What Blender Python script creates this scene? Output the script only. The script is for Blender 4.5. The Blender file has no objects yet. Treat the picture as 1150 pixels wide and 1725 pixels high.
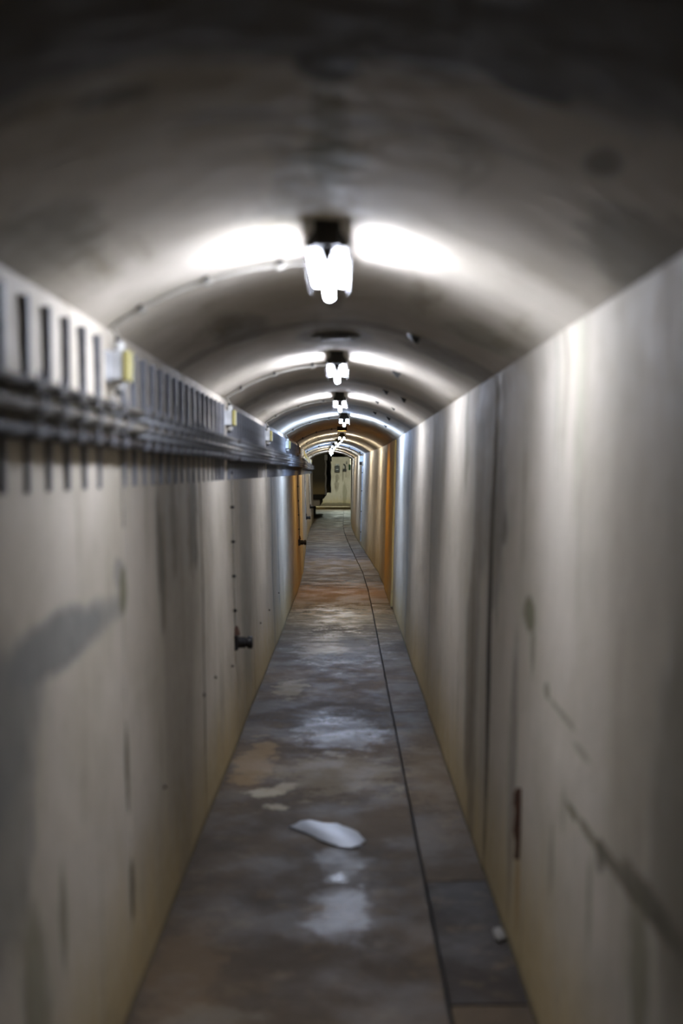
import bpy, math, random
from math import pi, sin, cos, sqrt
from mathutils import Vector, noise
random.seed(7)
S = bpy.context.scene
COL = S.collection

# ------------------------------------------------------------------ camera, world, exposure
EYE = 1.62
cam = bpy.data.cameras.new('camera')
cam.sensor_fit = 'VERTICAL'; cam.sensor_height = 36.0; cam.sensor_width = 24.0
cam.lens = 50.0
cam.clip_start = 0.05; cam.clip_end = 200
cam.dof.use_dof = True; cam.dof.focus_distance = 24.0; cam.dof.aperture_fstop = 1.9
camo = bpy.data.objects.new('camera', cam); COL.objects.link(camo)
camo.location = (0, 0, EYE)
camo.rotation_euler = (math.radians(90 - 1.61), 0, math.radians(0.17))
S.camera = camo
w = bpy.data.worlds.new('world'); S.world = w; w.use_nodes = True
w.node_tree.nodes['Background'].inputs[0].default_value = (0, 0, 0, 1)
w.node_tree.nodes['Background'].inputs[1].default_value = 0
vs = S.view_settings
vs.view_transform = 'Standard'; vs.look = 'None'; vs.gamma = 1; vs.use_curve_mapping = False
vs.exposure = 0.0
cy = S.cycles
cy.max_bounces = 10; cy.diffuse_bounces = 6; cy.glossy_bounces = 4; cy.transparent_max_bounces = 8
cy.sample_clamp_indirect = 10.0; cy.sample_clamp_direct = 0
cy.caustics_reflective = False; cy.caustics_refractive = False
cy.use_adaptive_sampling = True; cy.adaptive_threshold = 0.02; cy.use_denoising = True; cy.denoising_input_passes = 'RGB_ALBEDO_NORMAL'
POWER = 110.0                                   # emission of a white tube
NEUTRAL, COOL, BLUE, WARM = (0.90, 0.97, 1.17), (0.86, 0.97, 1.12), (0.60, 0.80, 1.22), (1.03, 0.95, 0.80)

# ------------------------------------------------------------------ tunnel shape
CK = [(-6, -.046), (16, -.046), (19, -.05), (22.8, -.08), (26.6, -.165), (30.4, -.25), (34.2, -.33), (38, -.39),
      (41.8, -.43), (46, -.44), (80, -.44)]
def cx(y):
    for (a, u), (b, v) in zip(CK, CK[1:]):
        if a <= y <= b:
            t = (y - a) / (b - a); t = t * t * (3 - 2 * t) if y > 45 or y < 23 else t
            return u + (v - u) * t
    return CK[-1][1]
HF, HS, SPR, CRN = .60, .65, EYE + .405, EYE + .615
RISE = CRN - SPR; RAD = (HS * HS + RISE * RISE) / (2 * RISE)
def wallx(z): return HF + (HS - HF) * min(max(z / SPR, 0), 1)
TILT = -.020                                    # the vault leans a little to the right
def archz(x): return CRN - RAD + sqrt(max(RAD * RAD - x * x, 0)) + TILT * x
TUN_END = 46.0
LAMPS = [3.8 * k + .05 for k in range(0, 12)]     # centres; 0 stands above the camera, 5 is the amber one

# ------------------------------------------------------------------ object helpers
def tag(o, label=None, cat=None, group=None, kind=None):
    if label: o['label'] = label
    if cat: o['category'] = cat
    if group: o['group'] = group
    if kind: o['kind'] = kind
    return o
def empty(name, loc=(0, 0, 0), rz=0, **k):
    o = bpy.data.objects.new(name, None); COL.objects.link(o)
    o.location = loc; o.rotation_euler = (0, 0, rz); o.empty_display_size = .05
    return tag(o, **k)
class MB:
    def __init__(s): s.v = []; s.f = []
    def add(s, vs, fs):
        n = len(s.v); s.v += [tuple(p) for p in vs]; s.f += [tuple(i + n for i in f) for f in fs]; return s
    def box(s, x0, x1, y0, y1, z0, z1, b=0):
        if b <= 0:
            v = [(x, y, z) for z in (z0, z1) for y in (y0, y1) for x in (x0, x1)]
            return s.add(v, [(0, 2, 3, 1), (4, 5, 7, 6), (0, 1, 5, 4), (2, 6, 7, 3), (0, 4, 6, 2), (1, 3, 7, 5)])
        # bevelled box: octagonal profile in xz, chamfered ends
        def ring(y, k):
            X0, X1, Z0, Z1 = x0 + k, x1 - k, z0 + k, z1 - k
            return [(X0 + b, y, Z0), (X1 - b, y, Z0), (X1, y, Z0 + b), (X1, y, Z1 - b), (X1 - b, y, Z1), (X0 + b, y, Z1), (X0, y, Z1 - b), (X0, y, Z0 + b)]
        rs = [ring(y0, b * .7), ring(y0 + b, 0), ring(y1 - b, 0), ring(y1, b * .7)]
        return s.loft(rs)
    def loft(s, rings, cap=True, closed=True):
        n = len(rings[0]); v = [p for r in rings for p in r]; f = []
        for i in range(len(rings) - 1):
            for j in range(n if closed else n - 1):
                k = (j + 1) % n
                f.append((i * n + j, i * n + k, (i + 1) * n + k, (i + 1) * n + j))
        if cap and closed:
            f.append(tuple(range(n))[::-1]); f.append(tuple((len(rings) - 1) * n + j for j in range(n)))
        return s.add(v, f)
    def lathe(s, p, axis, prof, n=12):
        p = Vector(p); a = Vector(axis).normalized()
        u = a.orthogonal().normalized(); w_ = a.cross(u)
        return s.loft([[tuple(p + a * t + (u * cos(2 * pi * j / n) + w_ * sin(2 * pi * j / n)) * r) for j in range(n)] for t, r in prof])
    def tube(s, pts, r, n=8):
        pts = [Vector(p) for p in pts]; rings = []; up = None
        for i, p in enumerate(pts):
            d = (pts[min(i + 1, len(pts) - 1)] - pts[max(i - 1, 0)]).normalized()
            if up is None: up = d.orthogonal().normalized()
            up = (up - d * up.dot(d)).normalized(); q = d.cross(up)
            rings.append([tuple(p + (up * cos(2 * pi * j / n) + q * sin(2 * pi * j / n)) * r) for j in range(n)])
        return s.loft(rings)
    def build(s, name, mat, parent=None, smooth=False, loc=None, **k):
        me = bpy.data.meshes.new(name); me.from_pydata(s.v, [], s.f); me.update()
        me.materials.append(mat)
        if smooth:
            me.polygons.foreach_set('use_smooth', [True] * len(me.polygons))
            try: me.set_sharp_from_angle(angle=math.radians(50))
            except Exception: pass
        o = bpy.data.objects.new(name, me); COL.objects.link(o)
        if parent: o.parent = parent
        if loc: o.location = loc
        return tag(o, **k)
def copy_tree(o, parent=None):
    c = o.copy(); COL.objects.link(c); c.parent = parent
    for ch in [x for x in o.children]: copy_tree(ch, c)
    return c
def obj_copy_fast(o, kids):
    c = o.copy(); COL.objects.link(c)
    for k in kids:
        d = k.copy(); COL.objects.link(d); d.parent = c
    return c

# ------------------------------------------------------------------ materials
class NT:
    def __init__(s, name):
        s.m = bpy.data.materials.new(name); s.m.use_nodes = True; s.t = s.m.node_tree; s.t.nodes.clear()
        s.out = s.n('ShaderNodeOutputMaterial'); s.p = s.n('ShaderNodeBsdfPrincipled')
        s.t.links.new(s.p.outputs[0], s.out.inputs[0])
    def n(s, typ, **k):
        x = s.t.nodes.new(typ)
        for a, b in k.items(): setattr(x, a, b)
        return x
    def l(s, a, b): s.t.links.new(a, b)
    def set(s, sock, v):
        if hasattr(v, 'links') or isinstance(v, bpy.types.NodeSocket): s.l(v, sock)
        else: sock.default_value = v
    def math(s, op, a, b=0.0, clamp=False):
        x = s.n('ShaderNodeMath', operation=op, use_clamp=clamp); s.set(x.inputs[0], a); s.set(x.inputs[1], b); return x.outputs[0]
    def pos(s): return s.n('ShaderNodeTexCoord').outputs['Object']
    def scale(s, vec, sc, off=(0, 0, 0)):
        m = s.n('ShaderNodeMapping'); s.l(vec, m.inputs[0]); m.inputs['Scale'].default_value = sc; m.inputs['Location'].default_value = off; return m.outputs[0]
    def noise(s, vec, scale=1, detail=4, rough=.55):
        x = s.n('ShaderNodeTexNoise'); s.l(vec, x.inputs['Vector']); x.inputs['Scale'].default_value = scale
        x.inputs['Detail'].default_value = detail; x.inputs['Roughness'].default_value = rough; return x.outputs['Fac']
    def ramp(s, v, a, b, lo=0.0, hi=1.0):
        x = s.n('ShaderNodeMapRange', interpolation_type='SMOOTHSTEP'); s.l(v, x.inputs[0])
        x.inputs[1].default_value = a; x.inputs[2].default_value = b; x.inputs[3].default_value = lo; x.inputs[4].default_value = hi; return x.outputs[0]
    def mix(s, f, a, b):
        x = s.n('ShaderNodeMix', data_type='RGBA'); s.set(x.inputs[0], f)
        for sk, v in ((x.inputs[6], a), (x.inputs[7], b)):
            if isinstance(v, tuple): sk.default_value = (*v, 1)
            else: s.l(v, sk)
        return x.outputs[2]
    def blob(s, P, wob, c, r, strength, soft=.55):
        """ellipsoidal patch of dirt with radii r (0 = unlimited), edge broken by wob"""
        sub = s.n('ShaderNodeVectorMath', operation='SUBTRACT'); s.l(P, sub.inputs[0]); sub.inputs[1].default_value = c
        mul = s.n('ShaderNodeVectorMath', operation='MULTIPLY'); s.l(sub.outputs[0], mul.inputs[0])
        mul.inputs[1].default_value = tuple(0 if q == 0 else 1 / q for q in r)
        ln = s.n('ShaderNodeVectorMath', operation='LENGTH'); s.l(mul.outputs[0], ln.inputs[0])
        d = s.math('ADD', ln.outputs['Value'], wob)
        return s.ramp(d, 1 - soft * .5, 1 + soft * .5, strength, 0.0)
    def bump(s, h, dist, strength=1.0, prev=None):
        b = s.n('ShaderNodeBump'); b.inputs['Distance'].default_value = dist; b.inputs['Strength'].default_value = strength
        s.l(h, b.inputs['Height'])
        if prev is not None: s.l(prev, b.inputs['Normal'])
        return b.outputs[0]
    def fin(s, col=None, rough=None, bump=None, **k):
        if col is not None: s.set(s.p.inputs['Base Color'], (*col, 1) if isinstance(col, tuple) else col)
        if rough is not None: s.set(s.p.inputs['Roughness'], rough)
        if bump is not None: s.l(bump, s.p.inputs['Normal'])
        for a, v in k.items(): s.set(s.p.inputs[a.replace('_', ' ')], v)
        return s.m

PLASTER = (.47, .420, .345)
def plaster(name, blobs, streak=(0, .9, .16), amount=.55, base=PLASTER, foot=True):
    t = NT(name); P = t.pos()
    big = t.noise(t.scale(P, (1, 1, 1)), 1.3, 5, .6)
    col = t.mix(t.ramp(big, .35, .72), base, tuple(c * k for c, k in zip(base, (.80, .79, .75))))
    st = t.noise(t.scale(P, streak), 6.0, 4, .6)                         # streaks running down the wall
    st2 = t.noise(t.scale(P, (1, 1, .6), (5, 2, 3)), .9, 3, .5)
    f = t.math('MULTIPLY', t.ramp(st, .50, .70), t.ramp(st2, .42, .62)); f = t.math('MULTIPLY', f, amount)
    col = t.mix(f, col, (.19, .155, .095))
    sp = t.noise(P, 14, 3, .6)
    col = t.mix(t.ramp(sp, .66, .74, 0, .35), col, (.22, .19, .14))
    if foot:                                                              # ochre salts along the foot of the wall
        z = t.n('ShaderNodeSeparateXYZ'); t.l(P, z.inputs[0])
        zz = t.math('ADD', z.outputs[2], t.math('MULTIPLY', st, .55))
        col = t.mix(t.ramp(zz, .30, .85, .75, 0), col, (.40, .30, .13))
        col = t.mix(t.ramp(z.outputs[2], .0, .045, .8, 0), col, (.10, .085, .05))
    wob = t.math('MULTIPLY', t.math('SUBTRACT', t.noise(t.scale(P, (1, 1, .7)), 9, 4, .65), .5), 1.6)
    wob2 = t.math('MULTIPLY', t.math('SUBTRACT', t.noise(P, 2.6, 3, .6), .5), 1.3)
    for c, r, s_, colr in blobs:
        small = max(r) < .35
        col = t.mix(t.blob(P, wob if small else wob2, c, r, s_), col, colr)
    n1 = t.noise(P, 24, 5, .6); n2 = t.noise(P, 4.5, 4, .55)
    b = t.bump(n2, .022, .55); b = t.bump(n1, .004, .6, b)
    return t.fin(col, t.ramp(sp, .3, .7, .62, .85), b, Specular_IOR_Level=.28)

DK = (.11, .095, .065); GRN = (.115, .11, .055); GY = (.185, .178, .162); RST = (.13, .055, .025)
E = EYE
M = {}
M['left'] = plaster('whitewash_left', [
    ((0, 3.35, E - .40), (0, .78, .068), .95, GY), ((0, 2.6, E - .52), (0, .55, .22), .85, GY), ((0, 4.22, E - .30), (0, .10, .05), .6, GY),
    ((0, 2.75, E - .75), (0, .30, .22), .6, GY),
    ((0, 6.25, E - .22), (0, .20, .24), .95, DK), ((0, 5.75, E - .55), (0, .55, 1.1), .45, (.20, .165, .115)), ((0, 5.2, E - .32), (0, .10, .24), .8, DK), ((0, 5.6, E - .20), (0, .10, .20), .6, DK),
    ((0, 4.30, E - .36), (0, .075, .07), .75, GRN), ((0, 4.30, E - .90), (0, .035, .13), .95, DK), ((0, 4.32, E - 1.28), (0, .038, .10), .95, DK),
    ((0, 3.0, E - 1.18), (0, .12, .25), .5, GRN), ((0, 3.3, E - 1.05), (0, .04, .12), .6, GRN),
    ((0, 6.6, E - .7), (0, .03, 1.1), .7, DK), ((0, 9.6, E - .6), (0, .5, .9), .55, (.26, .25, .20)),
    ((0, 13.0, E - .5), (0, .12, .9), .7, (.2, .21, .19)), ((0, 14.0, E - .8), (0, .10, .5), .7, (.2, .2, .18)),
    ((0, 2.6, E + .45), (0, .3, .1), .6, DK), ((0, 21.8, E - .9), (0, 2.2, 1.2), .9, (.42, .27, .09)),
])
M['right'] = plaster('whitewash_right', [
    ((0, 5.72, E - .6), (0, .055, .85), .95, (.06, .05, .04)), ((0, 6.1, E + .28), (0, .35, .18), .75, (.22, .17, .12)),
    ((0, 6.5, E - .9), (0, .22, .50), .7, (.16, .13, .09)), ((0, 7.0, E + .2), (0, .12, .30), .5, GRN),
    ((0, 5.55, E - .25), (0, .22, .28), .45, DK),
    ((0, 4.62, E - .46), (0, .13, .055), .85, GRN), ((0, 4.5, E - .56), (0, .05, .09), .6, GRN), ((0, 5.35, E - .22), (0, .09, .06), .65, DK),
    ((0, 4.66, E - 1.16), (0, .030, .12), .85, RST), ((0, 4.68, E - 1.38), (0, .05, .12), .8, (.30, .20, .08)),
    ((0, 4.9, E - 1.0), (0, .10, .45), .6, (.16, .14, .11)),
    ((0, 4.15, E - .64), (0, .05, .02), .7, GRN), ((0, 3.85, E - .655), (0, .28, .010), .55, GRN), ((0, 3.5, E - .69), (0, .12, .012), .5, GRN),
    ((0, 3.60, E - .865), (0, .09, .014), .9, GRN), ((0, 3.32, E - .855), (0, .24, .013), .85, (.14, .12, .07)), ((0, 3.0, E - .845), (0, .22, .020), .9, DK),
    ((0, 2.66, E - .82), (0, .30, .035), .95, DK), ((0, 3.18, E - .87), (0, .05, .035), .8, DK), ((0, 2.5, E - .60), (0, .22, .35), .55, DK),
    ((0, 2.75, E - .98), (0, .10, .14), .6, GRN), ((0, 3.3, E - 1.0), (0, .03, .1), .5, GRN), ((0, 3.75, E - .9), (0, .03, .06), .45, GRN),
    ((0, 3.95, E - 1.1), (0, .04, .1), .4, GRN), ((0, 9.2, E - .1), (0, .6, .6), .5, (.24, .23, .19)), ((0, 9.75, E - .6), (0, .05, .8), .6, (.17, .17, .15)),
    ((0, 4.1, E + .25), (0, .045, .24), .35, GRN), ((0, 3.65, E + .22), (0, .05, .3), .45, (.3, .3, .2)),
    ((0, 6.3, E - .2), (0, .20, 1.6), .6, (.15, .125, .085)), ((0, 2.9, E - .1), (0, .30, .9), .35, (.24, .20, .14)), ((0, 13.4, E - .3), (0, .25, 1.2), .55, (.25, .26, .25)), ((0, 5.95, E + .05), (0, .55, .5), .5, (.17, .14, .10)), ((0, 2.35, E - .2), (0, .25, 1.2), .4, (.2, .17, .12)),
], amount=.75)
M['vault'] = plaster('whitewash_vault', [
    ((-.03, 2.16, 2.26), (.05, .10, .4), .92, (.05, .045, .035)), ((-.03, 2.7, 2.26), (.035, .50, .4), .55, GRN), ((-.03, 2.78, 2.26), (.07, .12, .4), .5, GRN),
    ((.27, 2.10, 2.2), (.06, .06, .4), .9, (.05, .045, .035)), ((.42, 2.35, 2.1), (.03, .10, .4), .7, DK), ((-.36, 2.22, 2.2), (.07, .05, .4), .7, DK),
    ((-.1, 1.75, 2.2), (.9, .38, .6), .92, (.075, .062, .045)), ((.1, 2.5, 2.2), (.30, .04, .6), .4, DK), ((-.2, 2.45, 2.2), (.10, .05, .6), .5, DK),  # first, widest patch: damp soot with vignette shade painted in
    ((-.04, 6.45, 2.26), (.16, .45, .4), .75, (.10, .09, .07)), ((-.04, 5.0, 2.26), (.03, .5, .4), .3, DK),
    ((0, 5.9, 2.1), (0, .10, 0), .45, (.14, .12, .09)), ((.45, 6.2, 2.1), (.2, .25, .3), .6, (.12, .10, .07)), ((-.4, 5.6, 2.1), (.1, .5, .3), .5, DK),
    ((.57, 2.75, 2.05), (.12, .3, .3), .6, DK), ((-.62, 2.9, 2.05), (.12, .3, .3), .5, DK),
    ((.46, 5.0, 2.1), (.12, .3, .3), .4, GRN), ((0, 9.5, 2.1), (0, .25, 0), .45, (.17, .15, .11)),
    ((0, 13.1, 2.1), (0, .2, 0), .5, (.2, .2, .19)),
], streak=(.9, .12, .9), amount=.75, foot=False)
M['end'] = plaster('whitewash_end', [((-.05, 0, .55), (.10, 0, .55), .45, GRN), ((-.42, 0, 1.0), (.10, 0, .25), .5, DK), ((-.4, 0, 1.35), (.08, 0, .18), .55, DK),
    ((-.13, 0, 1.5), (.03, 0, .35), .7, DK), ((-.2, 0, .1), (1.2, 0, .09), .8, DK)], streak=(2, 0, .3), amount=.6)
M['ochre'] = plaster('rusted_ochre_render', [], streak=(1, 3, 2.2), amount=.9, base=(.50, .30, .08))
M['darkplaster'] = plaster('dark_plaster', [], base=(.10, .09, .065))  # dark base tone of the far pier faces
# damp concrete floor
def floor_mat(name, tint, seed):
    t = NT(name); P0 = t.pos(); P = t.scale(P0, (1, 1, 1), (seed, seed, 0))
    a = t.noise(t.scale(P, (1, .7, 1)), 1.7, 5, .6); b_ = t.noise(P, 6, 5, .65); fine = t.noise(P, 38, 4, .6)
    col = t.mix(t.ramp(a, .40, .62), tuple(c * .62 for c in tint), tint)
    col = t.mix(t.ramp(b_, .52, .72, 0, .6), col, (.13, .092, .045))
    col = t.mix(t.ramp(fine, .55, .75, 0, .35), col, (.05, .04, .03))
    wob = t.math('ADD', t.math('MULTIPLY', t.math('SUBTRACT', b_, .5), 3.6), t.math('MULTIPLY', t.math('SUBTRACT', fine, .5), 1.2))
    for c, r, s_, cc in [((-.50, 7.9, 0), (.10, .60, 0), .8, (.20, .13, .055)), ((-.40, 7.15, 0), (.10, .10, 0), .9, (.34, .30, .22)), ((-.31, 7.30, 0), (.05, .10, 0), .8, (.32, .28, .21)),
                         ((-.34, 6.85, 0), (.055, .06, 0), .85, (.32, .28, .21)), ((-.52, 4.6, 0), (.10, .5, 0), .6, (.13, .085, .042)), ((.48, 7.6, 0), (.14, .9, 0), .5, (.16, .11, .055)),
                         ((-.40, 4.15, 0), (.12, .10, 0), .5, (.17, .14, .10)), ((-.1, 5.6, 0), (.30, .5, 0), .5, (.055, .045, .035)), ((-.05, 7.6, 0), (.3, .5, 0), .5, (.19, .15, .09)),
                         ((-.42, 10.6, 0), (.1, .4, 0), .6, (.24, .20, .13)), ((0, 18.5, 0), (1, 2.2, 0), .6, (.22, .12, .04)), ((.1, 25, 0), (1, 1.2, 0), .5, (.24, .17, .08)),
                         ((.0, 9.2, 0), (.4, .45, 0), .6, (.07, .065, .06))]:
        col = t.mix(t.blob(P0, wob, c, r, s_), col, cc)
    wet = t.ramp(t.noise(t.scale(P, (1, .8, 1), (3, 9, 0)), 2.4, 4, .6), .40, .62)
    for c, r in [((-.03, 8.8, 0), (.24, .6, 0)), ((-.02, 5.85, 0), (.10, .22, 0)), ((-.03, 5.2, 0), (.10, .40, 0)), ((-.05, 13.2, 0), (.4, 1.2, 0)), ((0, 16, 0), (.6, 1.2, 0))]:
        wet = t.math('ADD', wet, t.blob(P0, wob, c, r, 1.0))
    rough = t.math('ADD', t.math('MULTIPLY', wet, -.20), .70)
    rough = t.math('ADD', rough, t.math('MULTIPLY', fine, .08))
    bp = t.bump(b_, .012, .5); bp = t.bump(fine, .004, .5, bp)
    return t.fin(col, rough, bp, Specular_IOR_Level=.24)
M['floor'] = floor_mat('damp_concrete', (.088, .060, .033), 0)
M['slab'] = floor_mat('cover_slab_concrete', (.092, .062, .033), 4.3)
M['darkslab'] = floor_mat('dark_cover_slab', (.034, .024, .016), 9.1)
def simple(name, col, rough=.5, metal=0, vary=.25, sc=30, bump=.001, **k):
    t = NT(name); P = t.pos(); n = t.noise(P, sc, 4, .6)
    c = t.mix(t.ramp(n, .35, .7), col, tuple(q * (1 - vary) for q in col))
    return t.fin(c, rough, t.bump(n, bump, .5), Metallic=metal, **k)
M['bed'] = simple('dark_channel', (.02, .017, .012), .9)
M['iron'] = simple('painted_iron', (.16, .165, .185), .5, .0, .35)
M['grey'] = simple('grey_box_plastic', (.46, .47, .48), .5)
M['yellow'] = simple('yellow_lid', (.28, .245, .08), .5, vary=.15)
M['white'] = simple('white_gland', (.40, .39, .36), .5)
M['conduit'] = simple('pale_conduit', (.27, .25, .21), .6, Specular_IOR_Level=.2)
M['cableA'] = simple('dusty_grey_cable', (.20, .18, .145), .75, sc=8, Specular_IOR_Level=.2)
M['cableD'] = simple('brown_cable', (.10, .088, .07), .75, sc=8, Specular_IOR_Level=.2)
M['cableB'] = simple('black_cable', (.035, .03, .026), .7, sc=8, Specular_IOR_Level=.15)
M['cableC'] = simple('pale_cable', (.42, .39, .32), .55, sc=8)
M['black'] = simple('black_plastic', (.014, .012, .011), .45, Specular_IOR_Level=.25)
M['housing'] = simple('dark_lamp_housing', (.035, .031, .025), .7, Specular_IOR_Level=.2)
M['rust'] = simple('rusted_iron', (.085, .038, .02), .8, .2, .5, 60, .004)
M['stone'] = simple('plaster_lump', (.30, .28, .25), .85, sc=50, bump=.006)
M['blackhatch'] = simple('black_iron_cover', (.05, .048, .044), .45, .5, .4, 40, .003)
M['bluebox'] = simple('pale_blue_box', (.45, .52, .60), .45)
M['greensign'] = simple('green_sign', (.05, .30, .12), .5)
t = NT('clear_guard'); tr = t.n('ShaderNodeBsdfTransparent'); mx = t.n('ShaderNodeMixShader'); tl = t.n('ShaderNodeBsdfTranslucent'); tl.inputs[0].default_value = (.8, .8, .8, 1)
mx.inputs[0].default_value = .06; t.l(tr.outputs[0], mx.inputs[1]); t.l(tl.outputs[0], mx.inputs[2]); t.l(mx.outputs[0], t.out.inputs[0]); M['guard'] = t.m
def water():
    t = NT('standing_water'); P = t.pos(); n = t.noise(t.scale(P, (1, .6, 1)), 7, 3, .5)
    return t.fin((.11, .12, .14), .40, t.bump(n, .004, .25), Specular_IOR_Level=.95, Coat_Weight=.4, Coat_Roughness=.36)
M['water'] = water()
_em = {}
def emit(col, power, name='lit_tube'):
    key = (col, power)
    if key not in _em:
        t = NT(name); e = t.n('ShaderNodeEmission'); e.inputs[0].default_value = (*col, 1); e.inputs[1].default_value = power
        t.l(e.outputs[0], t.out.inputs[0]); _em[key] = t.m
    return _em[key]

# ------------------------------------------------------------------ the setting
def rows():
    ys = []; y = -4.0
    while y < TUN_END:
        ys.append(y); y += .10 if y < 12 else (.2 if y < 26 else .4)
    ys.append(TUN_END)
    return ys
PANEL = 1.91
JO = 5.72
def jointed(ys, js):
    out = set(round(v, 4) for v in ys)
    for j in js:
        for d in (-.014, -.009, .009, .014): out.add(round(j + d, 4))
    return sorted(out)
def panel_off(y, seed):
    k = math.floor((y - JO) / PANEL); r = random.Random(k * 31 + seed); return (r.random() - .5) * .011
def groove(y, js, w_=.010, d=.010):
    for j, ww, dd in js:
        if abs(y - j) <= .0101: return dd
    return 0
def wob(y, z, seed): return noise.noise(Vector((y * .55, z * .8, seed))) * .014 + noise.noise(Vector((y * 2.2, z * 2.4, seed + 9))) * .004
JR = [(JO, .01, .028), (JO + PANEL * 1, .01, .006), (9.75, .01, .012), (13.4, .01, .012), (2.0, .01, .006), (24.2, .01, .012)]
JL = [(4.30, .01, .006), (6.6, .01, .008), (10.2, .01, .008), (13.0, .01, .008), (21.5, .01, .01)]
def build_wall(name, sgn, js, mat, seed):
    ys = jointed(rows(), [j[0] for j in js] + [JO + PANEL * k for k in range(-4, 20)])
    nz = 26; V = []; F = []
    for y in ys:
        g = groove(y, js); po = panel_off(y, seed)
        for i in range(nz + 1):
            z = (SPR + sgn * TILT * HS) * i / nz - (.05 if i == 0 else 0)
            k = min(1, max(0, (SPR + sgn * TILT * HS - z) / .06)); k2 = min(1, max(0, z / .1))
            x = wallx(z) + (wob(y, z, seed) + po) * k * (.4 + .6 * k2) + g * min(k, 1)
            V.append((cx(y) + sgn * x, y, z))
    n = nz + 1
    for a in range(len(ys) - 1):
        for i in range(nz):
            q = (a * n + i, (a + 1) * n + i, (a + 1) * n + i + 1, a * n + i + 1)
            F.append(q if sgn > 0 else q[::-1])
    m = MB(); m.add(V, F); return m.build(name, mat, smooth=True, kind='structure')
build_wall('wall_left', -1, JL, M['left'], 3); build_wall('wall_right', 1, JR, M['right'], 8)
ys = rows(); V = []; F = []; na = 36
for y in ys:
    for i in range(na + 1):
        a = -1 + 2 * i / na; th = a * math.asin((HS + .004) / RAD)
        r = RAD + (noise.noise(Vector((y * .6, a * 2, 20))) * .010 + noise.noise(Vector((y * 2.6, a * 5, 4))) * .003) * (1 - abs(a) ** 6) + (.004 if int((y + 50) / 1.27) % 2 else 0)
        V.append((cx(y) + r * sin(th), y, CRN - RAD + r * cos(th) + TILT * r * sin(th)))
n = na + 1
for a in range(len(ys) - 1):
    for i in range(na): F.append((a * n + i, a * n + i + 1, (a + 1) * n + i + 1, (a + 1) * n + i)[::-1])
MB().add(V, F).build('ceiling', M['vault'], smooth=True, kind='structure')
# wall behind the camera
MB().box(-1, 1, -4.1, -4.0, -.1, 2.5).build('wall_back', M['end'], kind='structure')
# floor: dark bed with a walkway slab in lengths and a row of cover slabs along the right wall
m = MB(); yy = [-4 + 2 * i for i in range(36)]
m.loft([[(cx(y) - .9, y, -.09), (cx(y) + .9, y, -.09), (cx(y) + .9, y, -.04), (cx(y) - .9, y, -.04)] for y in yy])
floor = m.build('floor', M['bed'], kind='structure')
def slab_mesh(y0, y1, xl, xr, dy=.1, dx=.08, gap=.004, ragged=0):
    ys_ = [y0 + gap + (y1 - y0 - 2 * gap) * i / max(2, int((y1 - y0) / dy)) for i in range(max(2, int((y1 - y0) / dy)) + 1)]
    nx = max(2, int((xr - xl) / dx)); rings = []
    for y in ys_:
        c = cx(y); e = noise.noise(Vector((y * 5, 3.1, 0))) * ragged
        xs = [xl + (xr - xl + (e if i == nx else 0)) * i / nx for i in range(nx + 1)]
        e0 = e if ragged < 0 else 0
        top = [(c + x, y, noise.noise(Vector((x * 2.2, y * 1.1, 7))) * .006 - .003) for x in xs]
        top[0] = (c + xl - e0, y, top[0][2] - .002)
        rings.append(top + [(c + xs[-1], y, -.05), (c + xl, y, -.05)])
    return MB().loft(rings)
mains = [-4, 14.6, 19.9, 24.6, 30.1, 36.2, 42.0, 50.0, 62.0]
for a, b in zip(mains, mains[1:]):
    slab_mesh(a, b, -.68, .352, dy=.12 if a < 10 else .4, ragged=.006).build('floor_slab', M['floor'], floor, smooth=True)
joints = [-4, -2.2, .35, 1.65, 2.97, 4.29, 5.6, 6.95, 8.25, 9.6, 10.9, 12.3, 13.6, 15.0, 16.3, 17.5, 18.2, 19.6, 21.0, 22.3, 23.7, 25.0, 27.2, 29.4, 31.6, 34, 36.4, 38.8, 41.2, 43.6, 46, 50, 55, 62]
for i, (a, b) in enumerate(zip(joints, joints[1:])):
    mt = 'darkslab' if a == 4.29 else 'slab'
    o = slab_mesh(a, b, .366, .70, dy=.2, gap=.004, ragged=0).build('cover_slab', M[mt], floor, smooth=True)
    o.location.z = random.Random(i).uniform(-.003, .004)
    if mt == 'darkslab': o['label'] = 'darker cover slab'

# ------------------------------------------------------------------ far chamber beyond the last lamp
CZ = 66.0; c0 = cx(60)
MB().box(c0 + .65, c0 + .85, TUN_END, CZ + .2, -.05, 2.75).build('wall_right_far', M['end'], kind='structure')
MB().box(c0 - 2.2, c0 - 2.0, TUN_END, CZ + .2, -.05, 2.75).build('wall_left_far', M['end'], kind='structure')
MB().box(c0 - 2.2, c0 - .64, TUN_END - .25, TUN_END, -.05, 2.75).build('wall_near_far', M['end'], kind='structure')
MB().box(c0 - 2.2, c0 + .85, CZ, CZ + .2, -.05, 2.75).build('wall_end', M['end'], kind='structure')
MB().box(c0 - 2.2, c0 + .85, TUN_END, CZ + .2, 2.7, 2.85).build('ceiling_far', M['bed'], kind='structure')
MB().box(c0 - 2.2, c0 + .85, TUN_END - .2, TUN_END, CRN - .0, 2.85).build('wall_lintel', M['bed'], kind='structure')
MB().box(c0 - 2.2, c0 + .85, 58.0, 58.3, 2.235, 2.75).build('trim_1', M['bed'], kind='structure')
MB().box(c0 - 2.2, c0 + .85, 62.0, CZ, -.05, .09).build('floor_far', M['floor'], kind='structure')
MB().box(c0 - 2.0, c0 - .68, TUN_END, 62, -.05, .0).build('floor_side', M['floor'], kind='structure')
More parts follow.
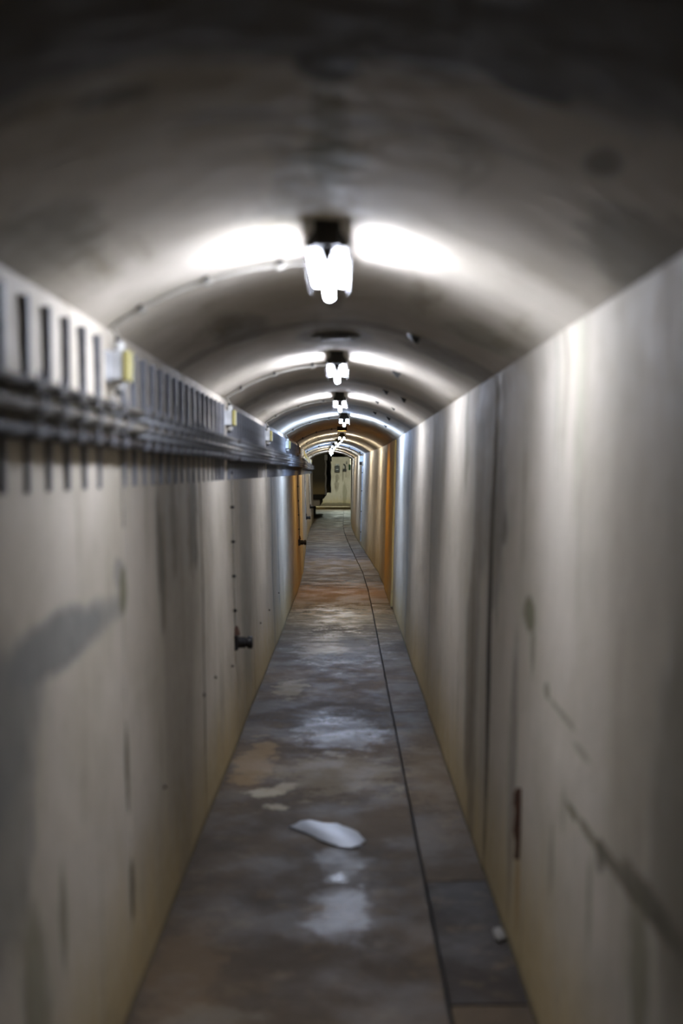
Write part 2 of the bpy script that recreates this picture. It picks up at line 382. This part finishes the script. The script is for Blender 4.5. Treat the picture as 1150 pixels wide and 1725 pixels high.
def pier(y, xin, z0, label, D=2.4):
    r = empty('concrete_pier', (c0 - 2.0, y, z0), label=label, cat='pier', group='piers in the far chamber')
    w0 = (xin - (c0 - 2.0)); h = 2.7 - z0
    MB().box(0, w0, 0, D, 0, h, .02).build('shaft', M['darkplaster'], r)
    MB().box(w0 - .02, w0 + .03, -.03, D + .03, h - 1.0, h - .82, .01).build('corbel', M['darkplaster'], r)
    return r
pier(50.0, -.72, .82, 'nearer dark concrete pier left of the end wall, standing on the ledge')
pier(55.0, -.62, .82, 'farther dark concrete pier left of the end wall, standing on the ledge')
r = empty('concrete_ledge', (c0 - 1.98, 50, 0), label='pale concrete ledge jutting from the left before the end wall', cat='ledge')
MB().box(0, 1.52, -.4, 6.0, .42, .68, .02).build('ledge_face', M['end'], r)
MB().box(0, 1.66, -.5, 6.2, .68, .82, .02).build('ledge_top', M['bed'], r)
MB().box(0, 1.25, 0, 5.8, 0, .42).build('ledge_foot', M['bed'], r)
MB().box(c0 - 1.4, c0 + .60, 61.6, 62.0, 0, .12, .02).build('concrete_step', M['end'], label='low pale concrete step across the floor before the end wall', cat='step')
for (px_, py_, lab) in ((-.70, 49.95, 'pale pipe with a box on top at the corner of the nearer far pier'), (-.60, 54.95, 'pale pipe with a box on top at the corner of the farther far pier')):
    r = empty('standing_pipe', (px_, py_, .82), label=lab, cat='pipe', group='pale pipes on the far ledge')
    MB().tube([(.012 * sin(q * 2.1), -.04, q * .15) for q in range(9)], .034, 8).build('pipe', M['white'], r, smooth=True)
    MB().box(-.05, .06, -.10, .0, 1.20, 1.42, .015).build('box', M['white'], r)
r = empty('hidden_lamp', (c0 - .3, 46.7, 2.7), label='unseen added lamp on the chamber ceiling just behind the end of the vault', cat='lamp')  # unseen lamp added to light the far piers, pipes and ledge
MB().lathe((0, 0, 0), (0, 0, -1), [(0, .10), (.04, .10), (.05, .085)], 16).build('rim', M['housing'], r, smooth=True)
MB().lathe((0, 0, -.05), (0, 0, -1), [(0, .085), (.04, .07), (.06, .03)], 16).build('glass', emit((1.0, .95, .78), 240, 'dim_glass'), r, smooth=True)
# things on the end wall
def pe(px, py, Y): p = 2396 / Y; return ((px - 582) / p, EYE + (795 - py) / p)
x, z = pe(567.7, 789, CZ)
r = empty('wall_telephone', (x, CZ, z), label='square black box with two small bells on the white end wall', cat='telephone')
MB().box(-.115, .115, -.13, 0, -.18, .12, .02).build('body', M['black'], r)
for s in (-1, 1): MB().lathe((s * .045, -.06, .165), (0, -1, 0), [(0, .04), (.02, .042), (.04, .025), (.045, .003)], 12).build('bell', M['grey'], r, smooth=True)
MB().box(-.05, .05, -.14, -.12, -.06, -.03).build('name_plate', M['grey'], r)
MB().box(-.06, .06, -.09, 0, .12, .14).build('bell_bracket', M['black'], r)
x, z = pe(580, 788, CZ)
r = empty('handset_hook', (x, CZ, z), label='curved black handset hanging on a small box, right on the end wall', cat='telephone')
MB().box(-.09, .09, -.10, 0, -.17, -.04, .02).build('body', M['black'], r)
pts = [(-.06 + .10 * sin(a), -.10, .03 + .14 * cos(a)) for a in [pi * k / 9 * 1.0 for k in range(10)]]
MB().tube(pts, .03, 8).build('handset', M['black'], r, smooth=True)
MB().lathe((-.03, -.05, .05), (0, -1, 0), [(0, .035), (.02, .035)], 10).build('dial', M['white'], r)
MB().tube([(.06, -.06, -.16), (.07, -.05, -.25), (.06, -.03, -.36), (.07, -.02, -.44)], .008, 6).build('cord', M['black'], r)
x, z = pe(583.5, 779, CZ)
r = empty('bell_push', (x, CZ, z), label='tiny black wall fitting above the handset on the end wall', cat='fitting')
MB().box(-.022, .022, -.05, 0, -.07, .06, .01).build('plate', M['black'], r)
MB().lathe((0, -.05, .02), (0, -1, 0), [(0, .015), (.02, .012)], 8).build('button', M['grey'], r)
MB().box(c0 + .56, c0 + .648, 60.2, 60.23, EYE + .08, EYE + .32, .005).build('green_sign', M['greensign'], label='small green sign edge-on on the right wall beside the end wall', cat='sign')

# ------------------------------------------------------------------ lamps
ORD = ['', 'first', 'second', 'third', 'fourth', 'fifth', 'sixth', 'seventh', 'eighth', 'ninth', 'tenth', 'eleventh']
LW = .53
def make_lamp(col, power):
    r = empty('ceiling_lamp')
    # local origin on the crown at the near end, +Y away from the camera
    m = MB(); m.loft([[(-.034, y, 0.012), (-.034, y, -.012), (-.05, y, -.036), (-.05, y, -.050), (.05, y, -.050), (.05, y, -.036), (.034, y, -.012), (.034, y, .012)] for y in (.03, .62)])
    m.build('housing', M['housing'], r)
    MB().box(-.033, .033, -.03, .06, -.058, .012, .006).build('mount_box', M['housing'], r)
    MB().loft([[(-.050, yy_, -.046), (-.046, yy_, -.056), (-.019, yy_, -.057), (-.0065, yy_, -.090), (.0065, yy_, -.090), (.019, yy_, -.057), (.046, yy_, -.056), (.050, yy_, -.046)] for yy_ in (.020, .040)]).build('tube_holder', M['housing'], r)  # holder with a V keel added to darken the gap between tubes
    for y in (.60,): MB().loft([[(-.048, yy_, -.048), (-.044, yy_, -.060), (-.016, yy_, -.062), (.016, yy_, -.062), (.044, yy_, -.060), (.048, yy_, -.048)] for yy_ in (y + .020, y + .030)]).build('tube_holder', M['housing'], r)
    em = emit(col, power)
    for (x, z) in ((-.034, -.069), (.034, -.069), (0, -.108)):
        MB().lathe((x, .045, z), (0, 1, 0), [(0, .008), (.008, .0125), (LW - .008, .0125), (LW, .008)], 12).build('tube', em, r, smooth=True)
    m = MB()
    for s in (-1, 1):
        MB().loft([[(s * .052, y, -.052), (s * .058, y, -.075), (s * .052, y, -.100), (s * .050, y, -.100), (s * .056, y, -.075), (s * .050, y, -.052)] for y in (.03, .30, .60)]).build('guard', M['guard'], r)
    return r
CL = {1: (NEUTRAL, 1.15), 2: (NEUTRAL, 1.1), 3: (NEUTRAL, 1.1), 4: (BLUE, 2.7), 6: (WARM, 1.4), 7: (WARM, 1.4), 8: (BLUE, 1.8), 9: (COOL, 1.6), 10: (WARM, 1.2), 11: (COOL, 1.4)}
DESC = {1: 'nearest and largest twin-tube strip lamp glowing white on the crown of the vault', 2: 'second glowing strip lamp along the vault, just beyond the black ceiling cover',
        3: 'third glowing strip lamp along the vault, small and white', 4: 'fourth strip lamp along the vault, throwing bluish light', 6: 'strip lamp just beyond the amber-lit stretch of the vault',
        7: 'second strip lamp beyond the amber-lit stretch', 8: 'far strip lamp on the stretch with the blue-lit conduit hoop', 9: 'tiny far strip lamp just past the blue-lit stretch',
        10: 'last but one tiny strip lamp far down the tunnel', 11: 'last tiny strip lamp at the dark far end of the vault'}
for k, y in enumerate(LAMPS):
    if k in CL:
        c, pw = CL[k]; y0 = y - .33
        o = make_lamp(c, POWER * pw); o.location = (cx(y0) + (.03 if k == 4 else (.02 if k in (6, 7) else 0)), y0, archz(0) - .004)
        o.rotation_euler.z = -math.atan2(cx(y0 + .6) - cx(y0), .6)
        tag(o, DESC[k], 'lamp', 'strip lamps along the crown of the vault')
# amber flush lamp in the fifth bay
y = 19.18
r = empty('downlight', (cx(y), y, CRN - .004), label='round dark amber downlight on the crown of the vault, one lamp past the bluish strip', cat='lamp')
MB().lathe((0, 0, .015), (0, 0, -1), [(0, .068), (.072, .068), (.072, .062), (.030, .062), (.030, .002)], 20).build('can', M['housing'], r, smooth=True)
MB().lathe((0, 0, -.016), (0, 0, -1), [(0, .060), (.006, .058), (.010, .030), (.011, .004)], 20).build('amber_glass', emit((1.0, .62, .17), 620, 'amber_glass'), r, smooth=True)
# lamp of the end chamber, above the far lintel
r = empty('hidden_lamp', (c0 + .32, 62.0, 2.7), label='round white bulkhead lamp on the chamber ceiling behind the far lintel', cat='lamp')
MB().lathe((0, 0, 0), (0, 0, -1), [(0, .10), (.04, .10), (.05, .085)], 16).build('rim', M['housing'], r, smooth=True)
MB().lathe((0, 0, -.05), (0, 0, -1), [(0, .085), (.04, .07), (.06, .03)], 16).build('glass', emit((.90, 1.0, .86), 2400, 'white_glass'), r, smooth=True)

# ------------------------------------------------------------------ cable rack on the left wall
X0 = -HS + .006
def wl(y, z): return cx(y) - wallx(z)
proto = empty('cable_bracket', (0, 0, 0))
MB().box(-.012, .016, -.009, .009, -.045, .375).build('upright', M['iron'], proto)
arms = []
for h, L_ in ((.180, .088), (.130, .098), (.080, .088)):
    m = MB(); m.box(.014, L_, -.011, .011, h - .012, h - .005); m.box(L_ - .005, L_, -.011, .011, h - .005, h + .018)
    m.build('arm', M['iron'], proto)
for h in (.130, .080): MB().box(.022, .088, -.008, .008, h + .026, h + .032).build('clamp', M['grey'], proto)
kids = list(proto.children)
ORDW = ['first', 'second', 'third', 'fourth', 'fifth', 'sixth', 'seventh', 'eighth', 'ninth', 'tenth', 'eleventh', 'twelfth', 'thirteenth', 'fourteenth', 'fifteenth', 'sixteenth',
        'seventeenth', 'eighteenth', 'nineteenth', 'twentieth', 'twenty-first', 'twenty-second', 'twenty-third', 'twenty-fourth', 'twenty-fifth']
BOX = [4.12, 8.05, 12.05, 16.0, 19.9, 23.6, 27.3, 31.1, 34.9, 38.7, 42.4]
y = 2.80; i = 0; cnt = {}
while y < 45.4:
    if all(abs(y - b) > .07 for b in BOX):
        o = proto if i == 0 else obj_copy_fast(proto, kids)
        o.location = (wl(y, EYE + .15) + .004, y, EYE); o.rotation_euler.z = -math.atan2(cx(y + .3) - cx(y - .3), .6)
        nb = sum(1 for b in BOX if b < y)
        if i < 24: lab = 'upright iron cable bracket on the left wall, %s from the camera' % ORDW[i]
        elif nb < 6: cnt[nb] = cnt.get(nb, 0) + 1; lab = '%s thin iron cable bracket past the %s junction box on the left wall' % (ORDW[cnt[nb] - 1], ORDW[nb - 1])
        elif nb < len(BOX): lab = 'thin iron cable bracket on the left wall between the %s and %s junction boxes' % (ORDW[nb - 1], ORDW[nb])
        else: lab = 'thin iron cable bracket on the left wall beyond the last junction box'
        tag(o, lab, 'bracket', 'iron cable brackets along the left wall'); i += 1
    y += .22
def run(y0, y1, dx, h, r, sag=.006, seed=0, n=7, step=.11):
    pts = []; y = y0
    while y <= y1:
        s = -sag * (1 - cos(2 * pi * (y - 2.80) / .22)) * .5 if y < 14 else 0
        pts.append((wl(y, EYE + .15) + dx + noise.noise(Vector((y * .8, seed, 1))) * .006, y, EYE + h + r + s + noise.noise(Vector((y * .6, seed, 5))) * .002))
        y += step if y < 14 else .5
    return MB().tube(pts, r, n)
cab = [(.035, .175, .013, 'cableA', 'grey cable at the back of the top rack arm'), (.066, .175, .011, 'cableD', 'thin grey cable at the front of the top rack arm'),
       (.036, .125, .012, 'cableC', 'pale cable at the back of the middle rack arm'), (.074, .125, .012, 'cableA', 'dusty grey cable at the front of the middle rack arm'),
       (.034, .075, .012, 'cableA', 'grey cable at the back of the lowest rack arm'), (.068, .075, .014, 'cableB', 'thick black cable along the front of the lowest rack arm')]
for j, (dx, h, r_, mt, lab) in enumerate(cab):
    run(-3.5, TUN_END - .6, dx, h - .005, r_, seed=j * 3.3).build('cable', M[mt], smooth=True, label=lab + ' on the left wall', cat='cable', group='cables on the left wall rack')

# junction boxes with yellow lids, conduit over the vault
def hoop(y, a0, a1, rr, off=.011, n=26):
    pts = []
    for k in range(n + 1):
        th = a0 + (a1 - a0) * k / n
        pts.append((cx(y) + (RAD - off) * sin(th), y, CRN - RAD + (RAD - off) * cos(th) + TILT * RAD * sin(th)))
    return pts
TH = math.asin(HS / RAD)
WHERE = ['beside the nearest lamp', 'beside the second lamp', 'beside the third lamp', 'beside the bluish fourth lamp', 'in the amber-lit stretch', 'one lamp past the amber stretch',
         'two lamps past the amber stretch', 'in the far blue-lit stretch', 'just past the far blue-lit stretch', 'beside the last but one lamp', 'beside the last lamp']
for k, y in enumerate(BOX):
    zc = EYE + .305
    r = empty('junction_box', (wl(y, zc), y, zc), label='grey junction box with yellow lid on the left wall ' + WHERE[k], cat='junction box', group='junction boxes on the left wall')
    MB().box(-.01, .018, -.045, .045, -.045, .045, .004).build('back_plate', M['grey'], r)
    MB().box(.016, .054, -.040, .040, -.042, .042, .006).build('body', M['grey'], r)
    MB().box(.054, .073, -.042, .042, -.044, .044, .004).build('lid', M['yellow'], r, label='yellow lid')
    for s in (-1, 1):
        g = MB().lathe((.036, 0, s * .040), (0, 0, s), [(0, .013), (.010, .019), (.024, .019), (.032, .011)], 10).build('gland', M['white'], r, smooth=True)
        MB().lathe((.036, 0, s * .070), (0, 0, s), [(0, .010), (.012, .010), (.014, .007)], 8).build('locknut', M['black'], g, smooth=True)
    full = (k == 7)
    pts = hoop(y, -TH + .015, (TH - .02) if full else -.03, .0085)
    start = [(wl(y, zc) + .036, y, zc + .080), (wl(y, zc) + .034, y, SPR - .012)]
    if full: start = []
    r = empty('conduit_hoop', (0, 0, 0), label=('conduit hooped right across the far blue-lit vault' if full else 'pale conduit curving up the vault ' + WHERE[k]), cat='conduit',
              group='conduits curving over the vault')
    ly = LAMPS[k + 1] + .28
    tail = [] if full else [(cx(y) - .012, y - .02, archz(.012) - .012), (cx(y), min(y - .04, ly), CRN - .014)]
    MB().tube(start + pts + tail, .0095 if full else .0065, 7).build('pipe', M['bluebox'] if full else M['conduit'], r, smooth=True)

    for th in ([-.55, -.30, .02, .32, .55] if full else [-.52, -.33, -.13]):
        px_, pz_ = cx(y) + (RAD - .012) * sin(th), CRN - RAD + (RAD - .012) * cos(th) + TILT * RAD * sin(th)
        d = Vector((cos(th), 0, -sin(th)))
        c = MB().lathe(Vector((px_, y, pz_)) - d * .014, d, [(0, .010), (.002, .013), (.026, .013), (.028, .010)], 9).build('clip', M['conduit'] if not full else M['black'], r, smooth=True)
        MB().box(px_ - .006, px_ + .006, y - .016, y - .010, pz_ - .004, pz_ + .018).build('screw_lug', M['black'], c)
# the box and drop pipe on the right of the blue hoop
y = BOX[7]; zc = SPR - .12; xr = cx(y) + wallx(zc)
r = empty('switch_box', (xr, y, zc), label='small pale blue and black switch box high on the right wall, far blue-lit stretch', cat='switch box')
MB().box(-.075, .0, -.05, .05, -.06, .06, .006).build('body', M['bluebox'], r)
MB().box(-.085, -.03, -.04, .04, -.13, -.065, .005).build('switch', M['black'], r)
r = empty('drop_pipe', (xr - .025, y, 0), label='pale blue pipe running down the right wall from the far switch box', cat='pipe')
MB().tube([(-.0 + .03 * 0 - (HS - wallx(z)) * 1.0 + .02, 0, z) for z in (.10, .5, .9, 1.3, zc - .15)], .013, 8).build('pipe', M['bluebox'], r, smooth=True)
for z in (.3, .75, 1.2, 1.6): MB().lathe((-(HS - wallx(z)) + .02, 0, z), (0, 0, 1), [(0, .018), (.02, .018)], 8).build('clip', M['black'], r)

# sockets low on the left wall with a clipped lead above
SOCK = [(8.45, 'conduit', 'nearest black wall socket low on the left wall, under a brown cone'), (20.5, 'cableB', 'black wall socket low on the left wall in the amber-lit stretch'),
        (31.6, 'cableB', 'small black wall socket far down the left wall, third along'), (41.0, 'cableB', 'tiniest black wall socket on the left wall near the dark end')]
for j, (y, mt, lab) in enumerate(SOCK):
    z = .605; sc = 1.0
    r = empty('wall_socket', (wl(y, z), y, z), label=lab, cat='socket', group='sockets low on the left wall')
    MB().box(-.01, .022, -.042, .042, -.045, .045, .006).build('back_plate', M['black'], r)
    MB().lathe((.018, 0, 0), (1, 0, 0), [(0, .034), (.045, .033), (.046, .027), (.058, .027), (.059, .037), (.082, .038), (.088, .033)], 16).build('barrel', M['black'], r, smooth=True)
    MB().lathe((.104, 0, 0), (1, 0, 0), [(0, .030), (.004, .026)], 14).build('cap_face', M['blackhatch'], r)
    MB().loft([[(.0, -.03, .045), (.032, -.022, .045), (.032, .022, .045), (0, .03, .045)], [(.0, -.012, .085), (.022, -.010, .085), (.022, .010, .085), (0, .012, .085)], [(.004, -.004, .10), (.014, -.004, .10), (.014, .004, .10), (.004, .004, .10)]]).build('hood', M['rust'], r, label='brown cone above the socket')
    r = empty('clipped_lead', (0, y, 0), label=('pale lead clipped down the left wall to the nearest socket' if j == 0 else 'dark lead clipped down the left wall to the %s socket' % ORDW[j]), cat='cable', group='leads clipped down the left wall')
    zs = [z + .10 + .1 * k for k in range(int((EYE + .05 - z - .1) / .1) + 1)]
    MB().tube([(wl(y, q) + .007 + (.004 * sin(q * 9) if j else 0), noise.noise(Vector((q, j, 0))) * .012 if j else 0, q) for q in zs], .0055, 6).build('lead', M[mt], r, smooth=True)
    q = z + .19
    while q < EYE + .03:
        MB().box(wl(y, q) - .004, wl(y, q) + .018, -.012, .010, q - .007, q + .009, .002).build('clip', M['black'], r); q += .205
# lead that drops behind the first box
r = empty('clipped_lead', (0, 4.32, 0), label='short pale lead running down the left wall below the nearest junction box', cat='cable', group='leads clipped down the left wall')
MB().tube([(wl(4.32, EYE + h) + .006, 0, EYE + h) for h in (.24, .1, 0, -.1, -.17)], .005, 6).build('lead', M['conduit'], r, smooth=True)

# dark plugs left in the walls
def yz_left(px, py):
    z = EYE; y = 5
    for _ in range(12):
        x = wl(y, z); y = (x) * 2396 / (px - 582); z = EYE + (795 - py) / 2396 * y
    return y, z
for k, (px, py, lab) in enumerate([(340, 1172, 'dark wall plug low on the left wall, lower of the near pair'), (360, 1142, 'dark wall plug low on the left wall, upper of the near pair'), (272, 1329, 'lone dark wall plug nearest the camera low on the left wall'),
                      (389, 1123, 'dark wall plug just below the nearest socket'), (421, 1074, 'dark wall plug right of the nearest socket'), (437, 1050, 'dark wall plug left of the bluish stretch, lowest of three'),
                      (452, 1028, 'dark wall plug left of the bluish stretch, middle of three'), (468, 999, 'dark wall plug left of the bluish stretch, topmost of three')]):
    y, z = yz_left(px, py); rr = .0065 if k != 0 else .010
    r = empty('wall_plug', (wl(y, z), y, z), label=lab, cat='plug', group='dark plugs in the left wall')
    MB().lathe((-.012, 0, 0), (1, 0, 0), [(0, rr), (.020, rr), (.022, rr * .6)], 10).build('plug_body', M['black'], r, smooth=True)
    MB().lathe((.008, 0, 0), (1, 0, 0), [(0, rr * .5), (.006, rr * .4)], 8).build('screw', M['rust'], r)
# anchors on the right side of the vault
def on_vault(px, py):
    y = 8
    best = None
    for k in range(400):
        y = 5 + k * .035; p = 2396 / y; X = (px - 582) / p - cx(y); Z = EYE + (795 - py) / p
        if abs(X) < HS:
            e = abs(archz(X) - Z)
            if best is None or e < best[0]: best = (e, y, X)
    return best[1], best[2]
for k, (px, py, s_, lab) in enumerate([(667, 629, 1.0, 'dark iron anchor on the vault right of the second lamp, higher one'), (697, 567, 1.1, 'dark iron anchor on the vault before the second lamp, nearest one'),
        (649, 659, .9, 'dark iron anchor between the second and third lamps, upper one'), (679, 671, 1.0, 'dark iron anchor between the second and third lamps, lower one'),
        (635, 677, .7, 'small iron anchor beside the third lamp, upper one'), (662, 687, .8, 'small iron anchor beside the third lamp, lower one'),
        (631, 695, .7, 'tiny iron anchor beside the bluish lamp, upper one'), (654, 704, .9, 'tiny iron anchor beside the bluish lamp, middle one'), (649, 717, .8, 'tiny iron anchor beside the bluish lamp, lowest one')]):
    y, X = on_vault(px, py); th = math.asin(X / RAD)
    r = empty('ceiling_anchor', (cx(y) + X, y, archz(X)), label=lab, cat='anchor', group='iron anchors on the right of the vault'); r.rotation_euler = (0, th, 0)
    a = s_ * .9
    MB().box(-.028 * a, .028 * a, -.035 * a, .035 * a, -.004, .012, .003).build('plate', M['blackhatch'], r)
    MB().loft([[(-.024 * a, -.03 * a, -.004), (.024 * a, -.03 * a, -.004), (.02 * a, .03 * a, -.004), (-.02 * a, .03 * a, -.004)], [(.004 * a, -.012 * a, -.024 * a), (.022 * a, -.012 * a, -.030 * a), (.02 * a, .008 * a, -.030 * a), (.004 * a, .008 * a, -.024 * a)]]).build('hook', M['blackhatch'], r)
# round cover in the crown
y = 6.42
r = empty('ceiling_cover', (cx(y), y, CRN), label='round black iron cover in the crown of the vault before the second lamp', cat='cover')
MB().lathe((0, 0, .01), (0, 0, -1), [(0, .115), (.016, .115), (.022, .100), (.022, .070)], 24).build('ring', M['blackhatch'], r, smooth=True)
MB().lathe((0, 0, .0), (0, 0, -1), [(0, .085), (.010, .080), (.018, .05), (.020, .01)], 24).build('disc', M['blackhatch'], r, smooth=True)
for a in (0.6, 2.2, 3.8, 5.4): MB().lathe((.095 * cos(a), .095 * sin(a), -.010), (0, 0, -1), [(0, .010), (.006, .010), (.007, .004)], 6).build('bolt', M['grey'], r)
# rust-mottled panel on the right wall of the amber stretch
m = MB(); rings = []
for k in range(15):
    y = 16.9 + k * .2; rings.append([(cx(y) + wallx(z) - .018 + noise.noise(Vector((y * 3, z * 3, 2))) * .006, y, z) for z in [0.01 + (SPR - .03) * q / 16 for q in range(17)]] + [(cx(y) + wallx(SPR) + .03, y, SPR - .02), (cx(y) + .64, y, .01)])
m.loft(rings).build('trim_2', M['ochre'], smooth=True, kind='structure')
# rusty slot iron, plaster lump, puddles
y = 4.66
r = empty('rusted_strip', (cx(y) + wallx(.46), y, .46), label='short rusted iron strip set upright low in the right wall', cat='iron strip')
MB().loft([[(-.012 + q, -.010, z), (.012, -.010, z), (.012, .010, z), (-.008 + q, .010, z)] for z, q in ((-.115, 0), (-.06, .004), (-.02, -.003), (.04, .002), (.10, -.002), (.118, .006))]).build('strip', M['rust'], r)
for z in (-.02, .07): MB().lathe((-.010, 0, z), (-1, 0, 0), [(0, .006), (.004, .005)], 8).build('rivet', M['rust'], r)
def lump(name, loc, sx, sy, sz, mat, seed, **k):
    V = []; nU, nV = 12, 7; rings = []
    for i in range(nV):
        ph = pi * (i + .5) / nV - pi / 2; ring = []
        for j in range(nU):
            th = 2 * pi * j / nU; d = Vector((cos(ph) * cos(th), cos(ph) * sin(th), sin(ph))); rr = 1 + noise.noise(d * 1.7 + Vector((seed, 0, 0))) * .45
            ring.append((d.x * sx * rr, d.y * sy * rr, max(d.z * sz * rr, -sz * .6) + sz * .6))
        rings.append(ring)
    return MB().loft(rings).build(name, mat, smooth=True, loc=loc, **k)
lump('plaster_lump', (.535, 4.92, .001), .022, .06, .012, M['stone'], 1, label='pale lump of fallen plaster on the dark cover slab by the right wall', cat='debris')
ol = [(488, 1397), (503, 1388), (522, 1386), (545, 1391), (566, 1392), (585, 1398), (604, 1407), (613, 1420), (607, 1429), (592, 1434), (571, 1432), (556, 1427), (541, 1421), (523, 1412), (505, 1405)]
ol = [((px - 582) / (py - 795) * EYE, EYE * 2396 / (py - 795)) for px, py in ol][::-1]
mx_, my_ = sum(p[0] for p in ol) / len(ol), sum(p[1] for p in ol) / len(ol)
fine_ = []
for (a, b), (c, d) in zip(ol, ol[1:] + ol[:1]):
    for q in range(3):
        t_ = q / 3; fx, fy = a + (c - a) * t_ - mx_, b + (d - b) * t_ - my_; nn = noise.noise(Vector((fx * 22, fy * 14, 3))) * .09 + 1; fine_.append((fx * nn, fy * nn))
MB().loft([[(u, v, -.006) for u, v in fine_], [(u, v, .0008) for u, v in fine_], [(u * .96, v * .96, .0022) for u, v in fine_]]).build('puddle', M['water'], smooth=True, loc=(mx_, my_, .003),
    label='pale pointed puddle in the middle of the walkway, nearest the camera', cat='puddle')
